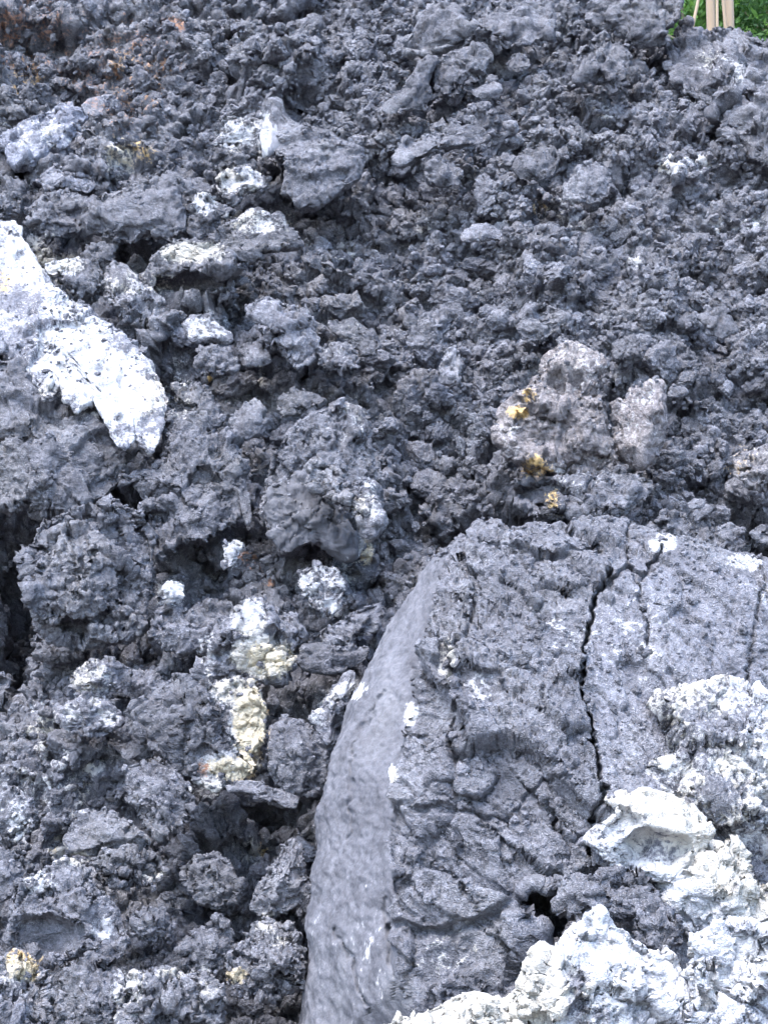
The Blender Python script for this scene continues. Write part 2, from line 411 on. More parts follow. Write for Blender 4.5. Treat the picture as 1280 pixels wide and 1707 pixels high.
    if soft:
        hh = .035*fbm(q, .35, seed+3, 3) + .006*np.abs(fbm(q, .10, seed+4, 3)) + .006*fbm(q, .03, seed+6, 2)
        pts = pts + nn*(hh*soft*msk)[:, None]
        hh = fracture(q, .22, seed+.7, off=.05, tilt=.09, crack=0) + fracture(q, .05, seed+1.3, off=.03, tilt=.05, crack=0)*(fbm(q, .3, seed+8, 2) > .15)
        pts = pts + nn*(hh*soft*msk)[:, None]
    else:
        hh = fracture(q, .45*big, seed+.1, off=.13, tilt=.55, crack=.12) + .04*fbm(q, .5, seed+3, 2)
        hh = hh*np.where(msk > .01, .35+.65*msk, .05)*min(1, R/.35)*rough**.5*coarse
        pts = rel(pts + nn*hh[:, None], 9 if n > 300 else 3)
        nn = renorm(pts); q = warped(pts)
        hh = fracture(q, .15*big, seed+.7, off=.10, tilt=.38, crack=.16, cw=.06, warp=.2)
        pts = pts + nn*(hh*rough*msk*min(1, R/.2))[:, None]
        nn = renorm(pts); q = warped(pts)
        mod = .55 + .9*smooth(-.35, .35, fbm(pts, .22, seed+9, 2))       # crumbly in places, cleaner in others
        hh = fracture(q, .058, seed+1.3, off=.18, tilt=.40, crack=.26, cw=.07, warp=.2)
        pts = pts + nn*(hh*rough*msk*mod)[:, None]
        nn = renorm(pts); q = warped(pts)
        hh = fracture(q, .025, seed+2.1, off=.26, tilt=.42, crack=.28, cw=.09, warp=.15) + .007*fbm(q, .045, seed+5, 2)
        pts = pts + nn*(hh*rough*msk*mod)[:, None] + (.007*rough*msk*mod)[:, None]*vec_noise(pts, .04, seed+31)
    for poly_s, k in folds:
        m = in_poly(fx, fy, poly_s)
        q = warped(pts[m])
        hh = .024*fbm(q, .5, seed+3, 2) - .009*np.abs(fbm(q, .16, seed+4, 3)) + .0035*fbm(q, .03, seed+6, 3)
        pts[m] += nn[m]*(hh*k)[:, None]
    wob = vec_noise(pts, .05, seed+41)
    for line, wd, dep in cracks:
        e = seg_dist(fx + 8*wob[:, 0], fy + 8*wob[:, 1], line)/wd
        pts -= (dep*np.clip(1-e, 0, 1)**.6)[:, None]*vb
    idx = np.arange(n*n, dtype=np.int32).reshape(n, n)
    f = np.stack([idx[:-1, :-1], idx[1:, :-1], idx[1:, 1:], idx[:-1, 1:]], 2).reshape(-1)
    rim = np.concatenate([idx[0, :-1], idx[:-1, -1], idx[-1, :0:-1], idx[:0:-1, 0]])
    back = (P.reshape(-1, 3)[rim]).mean(0) - vb*R*.25
    quads = f.reshape(-1, 4)
    rim2 = np.roll(rim, -1)
    fan = np.stack([rim2[::2], rim[::2], np.roll(rim, 1)[::2], np.full(len(rim[::2]), n*n)], 1).astype(np.int32)
    quads = np.concatenate([quads, fan])
    if flip: pass
    else: quads = quads[:, ::-1]
    V = np.concatenate([pts, back[None]])
    me = mesh_from(name, V, quads.ravel(), 4, [mat or M_LAVA], deposit(V, ash), smooth_shade=bool(soft))
    POLYS.append(poly)
    return me, pc, pts, renorm(pts), idx, quads, fx, fy
ROCK_PTS = []; NAMED = []
def rock(name, label, poly, cat='boulder', tone=1., parent=None, group=None, **kw):
    kw['lift'] = kw.get('lift', .1) + (.06 if kw.get('lift', .1) < .5 else 0)
    me, pc, pts, nn, idx, *_ = rock_mesh(name, poly, **kw)
    o = link(name, me, parent)
    o.color = (*([tone]*3 if isinstance(tone, (int, float)) else tone), 1)
    if label: o['label'] = label
    if not parent: o['category'] = cat
    if group: o['group'] = group
    if not kw.get('soft') and kw.get('ash', 0) < .3: ROCK_PTS.append((pts, nn))
    if not parent: NAMED.append((label, poly))
    if kw.get('ash', 0) < .3 and not parent:
        f = np.stack([idx[:-1, :-1], idx[1:, :-1], idx[1:, 1:], idx[:-1, 1:]], 2).reshape(-1, 4)
        crust(pts, f, deposit(pts), nn, o)
    return o
def sh(dx, dy, pts, k=.5): return [(dx+x*k, dy+y*k) for x, y in pts]

# --- the great split boulder at the front
root = bpy.data.objects.new('split_boulder', None); COL.objects.link(root)
root['label'] = 'huge upright split boulder with smooth pale fin down its left edge'; root['category'] = 'boulder'
FIN = [(800,880),(752,935),(724,1000),(706,1060),(696,1130),(682,1200),(660,1285),(650,1400),(657,1500),(655,1580),(682,1640),(700,1800),(440,1800),(440,900)]
RIM = [(700,800),(700,930),(790,955),(850,945),(930,955),(1000,985),(1060,955),(1150,952),(1240,975),(1400,1000),(1400,800)]
CRACK = [(1010,965),(988,1010),(980,1050),(968,1100),(966,1150),(975,1190),(990,1230),(1000,1300),(985,1420)]
RIGHT = [(1010,965)] + CRACK[1:-1] + [(1010,1600),(1500,1600),(1500,900),(1040,900)]
OUT = [(488,1790),(500,1640),(511,1590),(506,1550),(516,1500),(514,1460),(527,1410),(530,1345),(546,1290),(550,1255),(570,1195),(574,1170),(602,1105),(640,1050),(690,985),(735,930),(770,895),(850,880),(930,878),(1010,898),(1100,908),(1200,928),(1290,950),(1400,1000),(1400,1400),(1300,1790)]
def flank(px, py):      # the smooth fin turns away from the face to the left; the face swells a little towards the bottom
    edge = np.interp(py, [900, 1000, 1130, 1285, 1400, 1580, 1700], [790, 722, 696, 660, 650, 655, 690])
    d = np.clip(edge-px, 0, 200)
    right = np.clip((px-975)/300, 0, 1)
    return -.0016*d - .03*smooth(0, 12, d) - .14*right**1.2 + .05*smooth(1350, 1250, py)*smooth(690, 760, px)*smooth(985, 900, px)
me, pc, pts, nn, idx, quads, fx, fy = rock_mesh('split', OUT, seed=12, lift=.80, H=.40, flat=.66, nrm=(0, -1, .46), facets=0, rough=.72, coarse=.5, big=1.3, aniso=(-48, .42), push=flank, res=1.,
     smooth_in=[(FIN, .0), (RIGHT, .62), ([(740,1090),(765,1090),(755,1160),(735,1130)], .15), ([(760,1130),(850,1130),(840,1170),(770,1180)], .25), ([(690,1600),(790,1560),(800,1610),(700,1650)], .35), ([(900,1030),(975,1020),(965,1090),(910,1080)], .3)],
     folds=[(FIN, 1.9)], dents=[(912,1530,62,48,.5), (1000,1500,70,60,.4), (900,1640,60,70,.25)],
     cracks=[(CRACK, 3.8, .13), ([(985,1010),(1010,985),(1040,960),(1060,975)], 4, .06), ([(1040,905),(1045,960),(1062,1000),(1078,1060),(1085,1100)], 3, .04), ([(1095,935),(1065,980)], 5, .07), ([(1260,1000),(1252,1080),(1240,1160)], 3, .04), ([(1255,1090),(1238,1170)], 3, .03),
             ([(1110,1130),(1150,1165),(1180,1175)], 4, .03), ([(790,1000),(785,1040),(770,1090),(758,1130),(752,1180),(748,1240)], 4, .05), ([(750,1240),(757,1270)], 6, .08),
             ([(650,1545),(700,1565),(760,1560),(820,1540),(865,1500)], 12, .07), ([(800,915),(860,925),(930,940),(990,935)], 6, .05), ([(840,1360),(900,1300),(960,1290)], 3, .03), ([(700,1350),(760,1345),(830,1362)], 8, .04),
             ([(553,1550),(565,1575),(580,1600),(590,1640),(612,1690)], 3, .03), ([(632,1150),(605,1200),(592,1240),(585,1300),(575,1400)], 3, .02), ([(690,1110),(688,1160),(680,1200)], 3, .02), ([(640,1500),(650,1600),(665,1660)], 3, .025)])
bpy.data.meshes.remove(me)
Vall = np.concatenate([pts, pc[None] - np.array([0, -.3, 0])])
fcx, fcy = fx[np.minimum(quads, len(fx)-1)].mean(1), fy[np.minimum(quads, len(fx)-1)].mean(1)
jx = 16*fbm(np.stack([fcx, fcy, 0*fcx], 1), 60, 3, 4, .6)
reg = np.where(in_poly(fcx+jx, fcy, FIN), 0, np.where(in_poly(fcx, fcy+jx, RIM), 1, np.where(in_poly(fcx+jx, fcy, RIGHT), 3, 2)))
dep_all = deposit(Vall)
for k, (nm, lab, mt, tn) in enumerate([('smooth_fin', 'smooth pale grey fin curving down the left edge', M_SMOOTH, .68), ('rim_crust', 'scaly dark rim along the domed top', M_LAVA, 1.2),
                             ('face_block', 'rough cracked main face left of the long crack', M_LAVA, 1.25), ('face_block', 'smoother face right of the long crack', M_LAVA, 1.28)]):
    f = quads[reg == k]; u, inv = np.unique(f, return_inverse=True)
    o = link(nm, mesh_from(nm, Vall[u], inv.ravel().astype(np.int32), 4, [mt], dep_all[u], smooth_shade=(k == 0)), root, label=lab); o.color = (tn, tn, tn, 1)
ROCK_PTS.append((pts[fx > 720], nn[fx > 720]))

# --- ash-coated rocks at the lower right
W = dict(mat=M_ASHY, rough=.75, t=.45, coarse=.6, facets=4)
rock('ash_boulder', 'large white ash-crusted boulder with jagged top, leaning on the split boulder', [(985,1330),(1010,1290),(1060,1240),(1110,1195),(1165,1165),(1220,1150),(1262,1155),(1300,1190),(1330,1300),(1330,1420),(1240,1450),(1180,1400),(1100,1350),(1020,1370),(975,1390)], seed=21, lift=1.22, ash=.46, H=.6, tone=1.5, **W)
rock('ash_boulder', 'white arched shell of rock around a smooth grey hollow', [(972,1400),(1000,1360),(1020,1330),(1080,1325),(1150,1345),(1190,1385),(1180,1420),(1130,1470),(1080,1470),(1030,1450),(1000,1420)], seed=22, lift=1.34, ash=.8, H=.8, rough=.45,
     dents=[(1085,1415,62,42,.11)], smooth_in=[([(1035,1380),(1080,1360),(1140,1385),(1160,1410),(1100,1465),(1050,1440)], .25)], tone=1.8, mat=M_ASHY)
rock('ash_boulder', 'rounded pale boulder in front of the white arch', [(1088,1480),(1130,1450),(1150,1410),(1180,1395),(1220,1420),(1245,1470),(1250,1520),(1235,1545),(1190,1545),(1150,1560),(1125,1545),(1105,1510)], seed=23, lift=1.30, ash=.75, H=.65, tone=1.6, **W)
rock('lava_slab', 'dark layered slab wedged above the white bottom boulders', [(935,1500),(955,1465),(1010,1440),(1060,1448),(1095,1480),(1110,1520),(1120,1560),(1085,1575),(1040,1530),(1000,1525),(950,1530)], 'slab', seed=24, lift=1.30, H=.6, tone=1.15, aniso=(8,.3))
rock('lava_block', 'small dark cracked block tucked under the pale rounded boulder', [(1060,1520),(1105,1510),(1130,1545),(1135,1570),(1110,1592),(1075,1580),(1055,1550)], 'block', seed=25, lift=1.37, tone=1.1)
rock('ash_boulder', 'bright white crumbly boulder at the bottom below the dark slab', [(850,1690),(870,1640),(890,1590),(930,1560),(960,1545),(1000,1530),(1040,1550),(1070,1580),(1112,1604),(1120,1680),(1120,1790),(850,1790)], seed=26, lift=1.50, ash=.85, H=.6, tone=1.7, **W)
rock('ash_boulder', 'big pale cream boulder in the bottom corner, split by a short crack', [(1134,1605),(1160,1565),(1205,1540),(1260,1530),(1340,1550),(1340,1790),(1140,1790),(1136,1690)], seed=27, lift=1.66, ash=.75, H=.65, tone=1.7, cracks=[([(1190,1610),(1195,1650),(1185,1690)], 6, .06)], **W)
rock('ash_boulder', 'low white drift of ashy rock along the bottom edge', [(640,1740),(660,1700),(740,1665),(770,1655),(800,1670),(830,1665),(870,1690),(890,1790),(650,1790)], seed=28, lift=1.47, ash=1.2, H=.6, tone=1.8, **W)
rock('ash_boulder', 'white rough rock at the right edge between two ashy boulders', [(1240,1490),(1270,1470),(1320,1460),(1320,1560),(1260,1545),(1240,1530)], seed=29, lift=1.32, ash=.6, tone=1.5, **W)

# --- upper left white slab and the cliff below it
slab = rock('ash_slab', 'long tilted white slab with a dripping lower edge and pointed tip', sh(0,340,[(-120,40),(0,65),(40,75),(85,130),(150,240),(230,320),(300,345),(390,420),(460,490),(530,560),(572,655),(548,740),(522,830),(482,845),(455,810),(425,760),(395,720),(385,700),(372,715),(350,670),(330,665),(300,640),(262,640),(255,655),(235,630),(200,625),(190,640),(162,660),(150,630),(115,600),(100,570),(75,535),(0,495),(-120,480)]), 'slab', seed=31, lift=.38, H=.17, ash=.28, rough=.55, coarse=.2, facets=0, flat=.5, mat=M_ASHY, tone=1.8, nrm=(.12,-.8,.6), aniso=(80,.35), res=1.15)
for k, pl in enumerate([[(25,575),(105,612),(98,645),(84,662),(72,676),(60,648),(45,622)], [(95,615),(165,650),(152,676),(138,680),(128,698),(116,672),(104,650)], [(150,640),(222,690),(226,735),(206,752),(192,740),(176,708),(160,680)]]):
    rock('drip', None, pl, parent=slab, seed=320+k, lift=.43, H=.3, rough=.6, facets=0, ash=.36, mat=M_ASHY, tone=1.8, aniso=(85,.4), nrm=(.12,-.8,.6))
rock('lava_crag', 'broad rugged crag hanging below the white slab, full of cracks', [(-40,590),(35,605),(55,640),(120,655),(165,672),(200,705),(210,755),(205,800),(170,830),(120,845),(60,850),(-40,840)], 'crag', seed=32, lift=.42, H=.5, rough=.65, tone=1.25, big=1.1)
rock('lava_crag', 'tall crumbling crag beside the dark cave at the left edge', [(28,930),(55,895),(80,870),(120,850),(180,840),(235,850),(260,890),(262,940),(250,990),(240,1040),(200,1070),(150,1080),(100,1075),(60,1050),(40,1000)], 'crag', seed=33, lift=.55, H=.55, rough=.9, tone=1.25, big=1.1, t=.4)
rock('lava_boulder', 'knobbly dark boulder below the tip of the white slab', [(205,790),(250,770),(290,700),(340,690),(385,740),(400,800),(395,870),(350,900),(300,905),(262,940),(255,880),(235,840)], seed=34, lift=.36, H=.6, tone=1.15, rough=.75)
rock('curved_fragment', 'smooth curved blade-like fragment of grey lava standing on edge', sh(0,340,[(715,830),(745,810),(790,870),(830,950),(845,1060),(820,1090),(800,1010),(760,920)]), 'fragment', seed=35, lift=.36, H=.5, rough=.35, tone=1.35, facets=3)
rock('ring_fragment', 'small curled ring-shaped fragment at the left edge', [(-20,1120),(5,1118),(22,1135),(20,1148),(0,1152),(-20,1150)], 'fragment', seed=37, lift=.45, H=1., dents=[(-2,1136,16,9,.08)], tone=1.4, rough=.5)
# --- upper left
R1 = lambda p: sh(0, 0, p); R2 = lambda p: sh(640, 0, p); R3 = lambda p: sh(0, 340, p); R4 = lambda p: sh(640, 480, p)
R5 = lambda p: sh(0, 800, p); R7 = lambda p: sh(0, 1227, p)
rock('lava_boulder', 'pale blue-grey boulder near the upper left edge with smooth top', R1([(10,440),(60,405),(130,370),(200,345),(270,365),(300,390),(260,430),(235,490),(170,512),(140,560),(90,572),(30,545),(8,500)]), seed=41, tone=(1.5,1.55,1.65), rough=.7, lift=.3)
rock('lava_block', 'small flat grey stone beside the pale blue-grey boulder', R1([(275,350),(300,330),(330,320),(352,345),(345,385),(310,392),(280,378)]), 'block', seed=42, tone=1.4, rough=.35, lift=.3)
rock('lava_boulder', 'squarish dark flat-faced boulder with pale right edge', R1([(285,690),(340,640),(440,620),(520,598),(582,600),(605,640),(615,700),(620,760),(590,800),(500,795),(440,815),(350,790),(290,765)]), seed=43, tone=1.05, lift=.35, rough=.8, smooth_in=[(R1([(320,680),(480,640),(560,640),(580,740),(400,780)]), .5)])
rock('lava_boulder', 'arched boulder with a bright streak and smooth dark hollow beneath', R3([(465,235),(500,170),(540,135),(590,112),(690,128),(730,85),(770,50),(840,22),(930,32),(1000,82),(1022,140),(970,172),(890,180),(830,205),(805,260),(795,335),(640,335),(530,305),(480,265)]), seed=44, tone=1.15, lift=.42, H=.7, dents=[(310,480,75,26,.22)], smooth_in=[(R3([(500,240),(640,230),(790,230),(790,330),(560,310)]), .25)], aniso=(10,.6))
rock('lava_slab', 'big dark flat slab high on the slope, facing out', R1([(895,360),(920,345),(960,395),(1060,420),(1110,440),(1195,500),(1205,600),(1130,650),(1060,700),(1000,695),(945,640),(950,520),(900,520),(880,440)]), 'slab', seed=45, tone=.95, lift=.3, rough=.6, flat=.4, H=.5, aniso=(15,.5), facets=0)
rock('lava_block', 'smooth grey triangular facet at the white edge of the flat slab', R1([(885,385),(905,365),(935,400),(952,470),(930,500),(885,525),(878,450)]), 'block', seed=46, tone=1.35, lift=.42, soft=.6, mat=M_SMOOTH, facets=0)
rock('lava_block', 'small white-crusted block left of the flat slab', R1([(690,500),(730,460),(770,420),(830,405),(880,410),(870,520),(820,520),(780,475),(720,490)]), 'block', seed=47, tone=1.1, lift=.3)
rock('lava_block', 'dark hunched block under the white-crusted one', R1([(690,545),(710,500),(780,478),(830,520),(850,560),(780,575),(710,565)]), 'block', seed=48, tone=.95, lift=.32)
rock('lava_boulder', 'white-topped ledge of rock in the upper left', R1([(720,600),(760,580),(840,570),(900,585),(900,630),(820,640),(800,690),(740,665)]), 'boulder', seed=49, tone=1.1, lift=.3, ash=.2)
rock('lava_block', 'rounded dark stone in the gap beside the white-topped ledge', R1([(590,600),(620,585),(680,590),(715,620),(700,650),(640,660),(600,640)]), 'block', seed=50, tone=.95, lift=.22, rough=.6)
rock('lava_boulder', 'lumpy stone with a white streak between two upper left boulders', R1([(625,700),(650,665),(700,665),(760,690),(800,700),(740,740),(700,790),(640,790),(620,760)]), seed=51, tone=1.05, lift=.3)
rock('lava_boulder', 'pale-topped boulder beside the squarish dark one', R1([(75,690),(150,640),(210,625),(280,650),(292,690),(280,770),(200,790),(130,780),(95,740)]), seed=52, tone=1.25, lift=.3)
rock('lava_boulder', 'speckled grey boulder above the long white slab', R1([(150,560),(190,535),(240,560),(300,580),(330,610),(290,650),(210,625),(150,640),(120,600)]), seed=53, tone=1.35, lift=.3, ash=.12)
rock('lava_boulder', 'shadowed boulder at the left edge under the pale blue-grey one', R1([(-40,640),(0,590),(50,590),(100,610),(85,670),(60,720),(0,740),(-40,740)]), seed=54, tone=1.0, lift=.2)
rock('lava_boulder', 'dark lump with white crust along its top, above the white slab', R3([(210,240),(225,200),(260,180),(330,195),(345,230),(320,290),(270,320),(225,290)]), seed=55, tone=.95, lift=.42)
rock('ash_fragment', 'bright white crust lump at the top of the white slab', R3([(140,195),(180,180),(230,175),(270,165),(278,180),(240,205),(205,240),(170,240),(150,220)]), 'fragment', seed=56, lift=.55, ash=1., mat=M_ASHY)
rock('lava_block', 'peaked dark stone above the white-crusted lump', R3([(275,170),(310,135),(345,125),(385,150),(380,190),(330,200),(285,190)]), 'block', seed=57, lift=.35, tone=.95)
rock('lava_boulder', 'pitted pale-speckled boulder right of the white slab', R3([(345,230),(400,200),(450,250),(500,290),(545,340),(555,400),(480,410),(420,390),(380,340),(350,300)]), seed=58, tone=1.1, lift=.3)
rock('lava_block', 'flat stone with a bright white top in the middle left', R3([(600,395),(640,365),(690,385),(740,415),(778,445),(765,468),(700,460),(640,462),(615,430)]), 'block', seed=59, tone=1.2, lift=.38, rough=.5)
rock('lava_boulder', 'pale finger-shaped boulder curving down in the centre', R3([(828,350),(850,310),(900,300),(960,320),(1020,350),(1055,400),(1060,460),(1045,520),(985,552),(935,500),(905,430),(850,395)]), seed=60, tone=1.3, lift=.38)
rock('lava_boulder', 'rounded boulder right of the finger-shaped one', R3([(1055,490),(1080,465),(1130,455),(1185,480),(1205,530),(1170,570),(1100,560),(1060,540)]), seed=61, tone=1.1, lift=.3)
rock('lava_boulder', 'lumpy boulder above the rounded one in the centre', R3([(1080,420),(1110,385),(1180,380),(1240,420),(1280,465),(1250,510),(1200,510),(1180,475),(1130,450)]), seed=62, tone=1.05, lift=.3)
rock('lava_block', 'smooth grey stone in the shade of the finger-shaped boulder', R3([(795,500),(820,460),(860,450),(890,480),(910,530),(860,545),(810,540)]), 'block', seed=63, tone=1.05, lift=.22, rough=.4)
rock('lava_boulder', 'dark boulder leaning under the flat white-topped stone', R3([(650,520),(670,475),(730,465),(780,490),(800,540),(760,570),(690,565),(655,550)]), seed=64, tone=1.0, lift=.3)
rock('lava_boulder', 'wedge-shaped dark boulder in the middle left', R3([(760,730),(790,690),(850,650),(885,690),(870,760),(830,785),(780,775)]), seed=65, tone=1.05, lift=.3, rough=.8)
rock('lava_boulder', 'long jagged rock reaching down from the white slab tip', R3([(570,600),(640,580),(700,620),(740,680),(750,740),(690,760),(640,700),(585,660)]), seed=66, tone=1.15, lift=.3)
rock('lava_boulder', 'ridge of crumbling rock beside the curved blade', R3([(575,690),(640,700),(690,760),(780,790),(800,830),(760,820),(700,815),(650,860),(590,850),(540,800),(540,740)]), seed=67, tone=1.1, lift=.38)
rock('lava_block', 'dark block with overhanging top in the centre', R3([(915,660),(950,620),(1010,610),(1070,630),(1095,660),(1040,680),(990,700),(940,720)]), 'block', seed=68, tone=.9, lift=.35)
# centre boulder with the torn smooth faces
cb = rock('lava_boulder', 'central boulder with torn smooth dark faces and speckled crown', [(437,800),(455,760),(480,730),(520,690),(560,672),(598,685),(615,735),(630,780),(642,840),(635,885),(612,900),(592,938),(560,925),(520,902),(470,925),(440,880),(430,840)], seed=270, tone=1.15, lift=.42, H=.6, rough=.625, t=.4, facets=9, coarse=.35)
rock('torn_face', 'smooth dark torn face low on the boulder', [(442,810),(480,795),(520,775),(545,800),(565,850),(585,890),(592,935),(555,918),(520,900),(475,922),(448,890),(440,850)], parent=cb, seed=271, lift=.60, H=.38, rough=.5, mat=M_SMOOTH, tone=.62, t=.4, facets=7, cracks=[([(545,835),(555,870),(562,905)], 4, .03),([(470,915),(520,860),(545,830)], 3, .02)])
rock('lava_boulder', 'pale crown lump on the shoulder of the central boulder', [(515,775),(550,770),(590,800),(625,820),(640,870),(612,895),(590,860),(560,845),(520,815)], seed=71, tone=1.25, lift=.78, ash=.1)
# twin boulders, right of centre
rock('lava_boulder', 'big tan-grey boulder with yellow sulphur stains, right of centre', R4([(385,500),(395,420),(440,370),(480,320),(520,270),(560,228),(620,188),(690,205),(740,240),(722,330),(738,375),(745,480),(780,560),(755,610),(700,640),(600,622),(520,645),(440,605),(400,565)]), seed=172, coarse=.4, facets=4, t=.4, tone=(1.85,1.68,1.5), lift=.42, H=.6, rough=.62, dents=[(900,720,60,40,.08)], cracks=[([(885,660),(890,690),(920,705)], 6, .06)])
rock('lava_boulder', 'narrow tan boulder split off the sulphur-stained one', R4([(758,390),(782,372),(802,388),(828,344),(866,318),(934,310),(942,400),(934,500),(904,580),(864,610),(826,600),(798,560),(778,480)]), seed=175, coarse=.4, facets=3, t=.4, tone=(1.95,1.76,1.58), lift=.40, H=.6, rough=.6)
rock('lava_boulder', 'dark hollow rock under the sulphur-stained boulder', R4([(430,640),(520,650),(600,630),(700,645),(760,615),(850,620),(905,660),(860,720),(800,760),(700,790),(600,780),(500,770),(440,710)]), seed=74, tone=.9, lift=.22, dents=[(900,820,70,28,.18)])
rock('lava_block', 'yellow-stained chip hanging under the sulphur-stained boulder', R4([(545,700),(570,680),(600,700),(595,735),(565,745),(548,730)]), 'chip', seed=75, tone=1.1, lift=.30)
rock('lava_boulder', 'lumpy grey boulder behind the rim of the split boulder', R4([(840,830),(880,790),(950,760),(1010,740),(1030,790),(1010,850),(970,880),(890,870)]), seed=76, tone=1.05, lift=.35)
rock('lava_boulder', 'rounded boulder at the right edge above the split boulder rim', R4([(1110,800),(1150,780),(1200,800),(1215,850),(1180,900),(1130,890),(1100,850)]), seed=77, tone=1.0, lift=.35)
rock('lava_boulder', 'overhanging rock at the right edge with a dark gap', R4([(1210,820),(1240,790),(1300,790),(1330,830),(1330,900),(1280,870),(1240,860)]), seed=78, tone=1.05, lift=.5)
rock('lava_block', 'smooth round stone in rubble right of the narrow tan boulder', R4([(1005,715),(1030,698),(1062,705),(1068,730),(1040,742),(1012,735)]), 'stone', seed=79, tone=1.3, lift=.28, rough=.4)
rock('lava_block', 'dark smooth stone right of the tan pair', R4([(940,350),(970,325),(1010,330),(1020,350),(980,362),(945,365)]), 'stone', seed=80, tone=.95, lift=.28, rough=.4)
rock('lava_boulder', 'broad tan-stained rock at the right edge', R4([(1150,560),(1200,530),(1280,520),(1330,540),(1330,640),(1240,660),(1170,630)]), seed=81, tone=(1.3,1.24,1.18), lift=.25)
# upper right
rock('lava_boulder', 'leaning slab with shaded underside, upper centre', R2([(-10,360),(40,310),(70,280),(110,215),(170,178),(190,190),(160,240),(150,300),(145,372),(80,370),(10,385)]), 'slab', seed=82, tone=1.1, lift=.35, rough=.45, H=.8)
rock('lava_boulder', 'rugged boulder right of the leaning slab', R2([(175,190),(215,168),(270,160),(330,158),(360,190),(325,240),(325,275),(270,285),(225,330),(180,300),(160,270)]), seed=83, tone=1.05, lift=.38)
rock('lava_block', 'small angular block beside the rugged upper boulder', R2([(398,215),(425,175),(465,168),(495,195),(490,225),(450,245),(410,240)]), 'block', seed=84, tone=1.1, lift=.32, rough=.7)
rock('lava_block', 'flat pale stone lying below the angular block', R2([(285,305),(320,285),(360,278),(398,285),(390,312),(340,330),(300,328)]), 'stone', seed=85, tone=1.4, lift=.32, rough=.45)
rock('lava_block', 'small stone perched above the flat pale stone', R2([(335,262),(350,248),(375,250),(382,268),(360,278),(340,275)]), 'stone', seed=86, tone=1.15, lift=.34, rough=.6)
rock('lava_outcrop', 'broad outcrop at the top centre with a dark undercut', R2([(55,150),(95,105),(150,60),(200,20),(270,5),(400,-10),(540,10),(568,60),(560,120),(500,160),(400,150),(330,165),(250,150),(150,180),(80,182)]), 'outcrop', seed=87, tone=1.1, lift=.35, H=.5)
rock('lava_spire', 'ribbed pointed spire of lava near the top', R2([(600,300),(630,250),(665,170),(700,120),(735,98),(770,130),(800,150),(822,205),(800,270),(765,310),(740,290),(700,280),(650,290)]), 'spire', seed=88, tone=1.1, lift=.4, H=.7, aniso=(70,.4))
rock('lava_block', 'long low block with shaded front, upper centre', R2([(35,545),(55,480),(75,462),(160,445),(230,440),(320,428),(350,450),(340,480),(290,490),(200,490),(130,520),(70,560)]), 'block', seed=89, tone=1.05, lift=.35, rough=.7)
rock('lava_outcrop', 'streaked outcrop under the trees in the top right corner', R2([(930,210),(965,140),(985,100),(1040,94),(1110,92),(1170,98),(1220,125),(1280,150),(1340,170),(1340,330),(1230,370),(1120,360),(1030,330),(950,290)]), 'outcrop', seed=190, tone=.95, lift=-.06, t=1., coarse=.8, rough=1., aniso=(-35,.5))
rock('lava_outcrop', 'dark steep outcrop at the right edge near the top', R2([(1110,400),(1130,330),(1170,290),(1260,280),(1340,290),(1340,560),(1280,560),(1200,520),(1140,460)]), 'outcrop', seed=91, tone=.95, lift=.2, H=.4, coarse=1.1)
rock('lava_outcrop', 'dark shoulder of lava at the top edge beside the trees', R2([(640,40),(700,-20),(820,-40),(960,-40),(995,0),(990,40),(965,90),(930,150),(860,150),(780,110),(720,90)]), 'outcrop', seed=92, tone=.85, lift=.3, H=.6)
rock('lava_boulder', 'grey boulder in rubble on the spur below the spire', R2([(590,660),(620,600),(650,560),(700,540),(740,560),(760,610),(750,660),(690,680),(640,670)]), seed=93, tone=1.15, lift=.25, rough=.7)
rock('lava_boulder', 'flat-sided dark boulder in rubble below the long low block', R2([(430,560),(460,500),(520,470),(570,480),(590,530),(570,590),(500,600),(450,600)]), seed=94, tone=1.0, lift=.25, rough=.6)
rock('lava_boulder', 'rounded grey boulder in the rubble right of centre', R2([(250,780),(290,750),(350,745),(400,770),(400,810),(340,800),(290,810),(255,810)]), seed=95, tone=1.15, lift=.25, rough=.6)
rock('lava_boulder', 'craggy boulder below the long low block', R2([(140,560),(190,520),(240,530),(270,580),(250,620),(180,625),(140,600)]), seed=96, tone=1.05, lift=.25)
rock('lava_boulder', 'knobbly boulder in the centre of the rubble slope', R4([(430,90),(460,50),(540,45),(600,70),(640,90),(600,130),(540,170),(480,180),(440,140)]), seed=97, tone=1.1, lift=.3)
rock('lava_boulder', 'weathered boulder under the right edge outcrop', R4([(1040,100),(1090,70),(1150,90),(1180,140),(1130,170),(1070,150)]), seed=98, tone=1.1, lift=.3, rough=.7)
rock('lava_boulder', 'upright grey boulder in the rubble left of the tan pair', R4([(180,260),(200,200),(240,190),(260,230),(250,310),(210,330),(185,310)]), seed=99, tone=1.15, lift=.28, rough=.7)
rock('lava_boulder', 'tilted boulder at the centre above the rubble gully', R4([(60,160),(110,100),(170,60),(250,50),(270,90),(220,140),(150,190),(90,200)]), seed=100, tone=1.1, lift=.3)
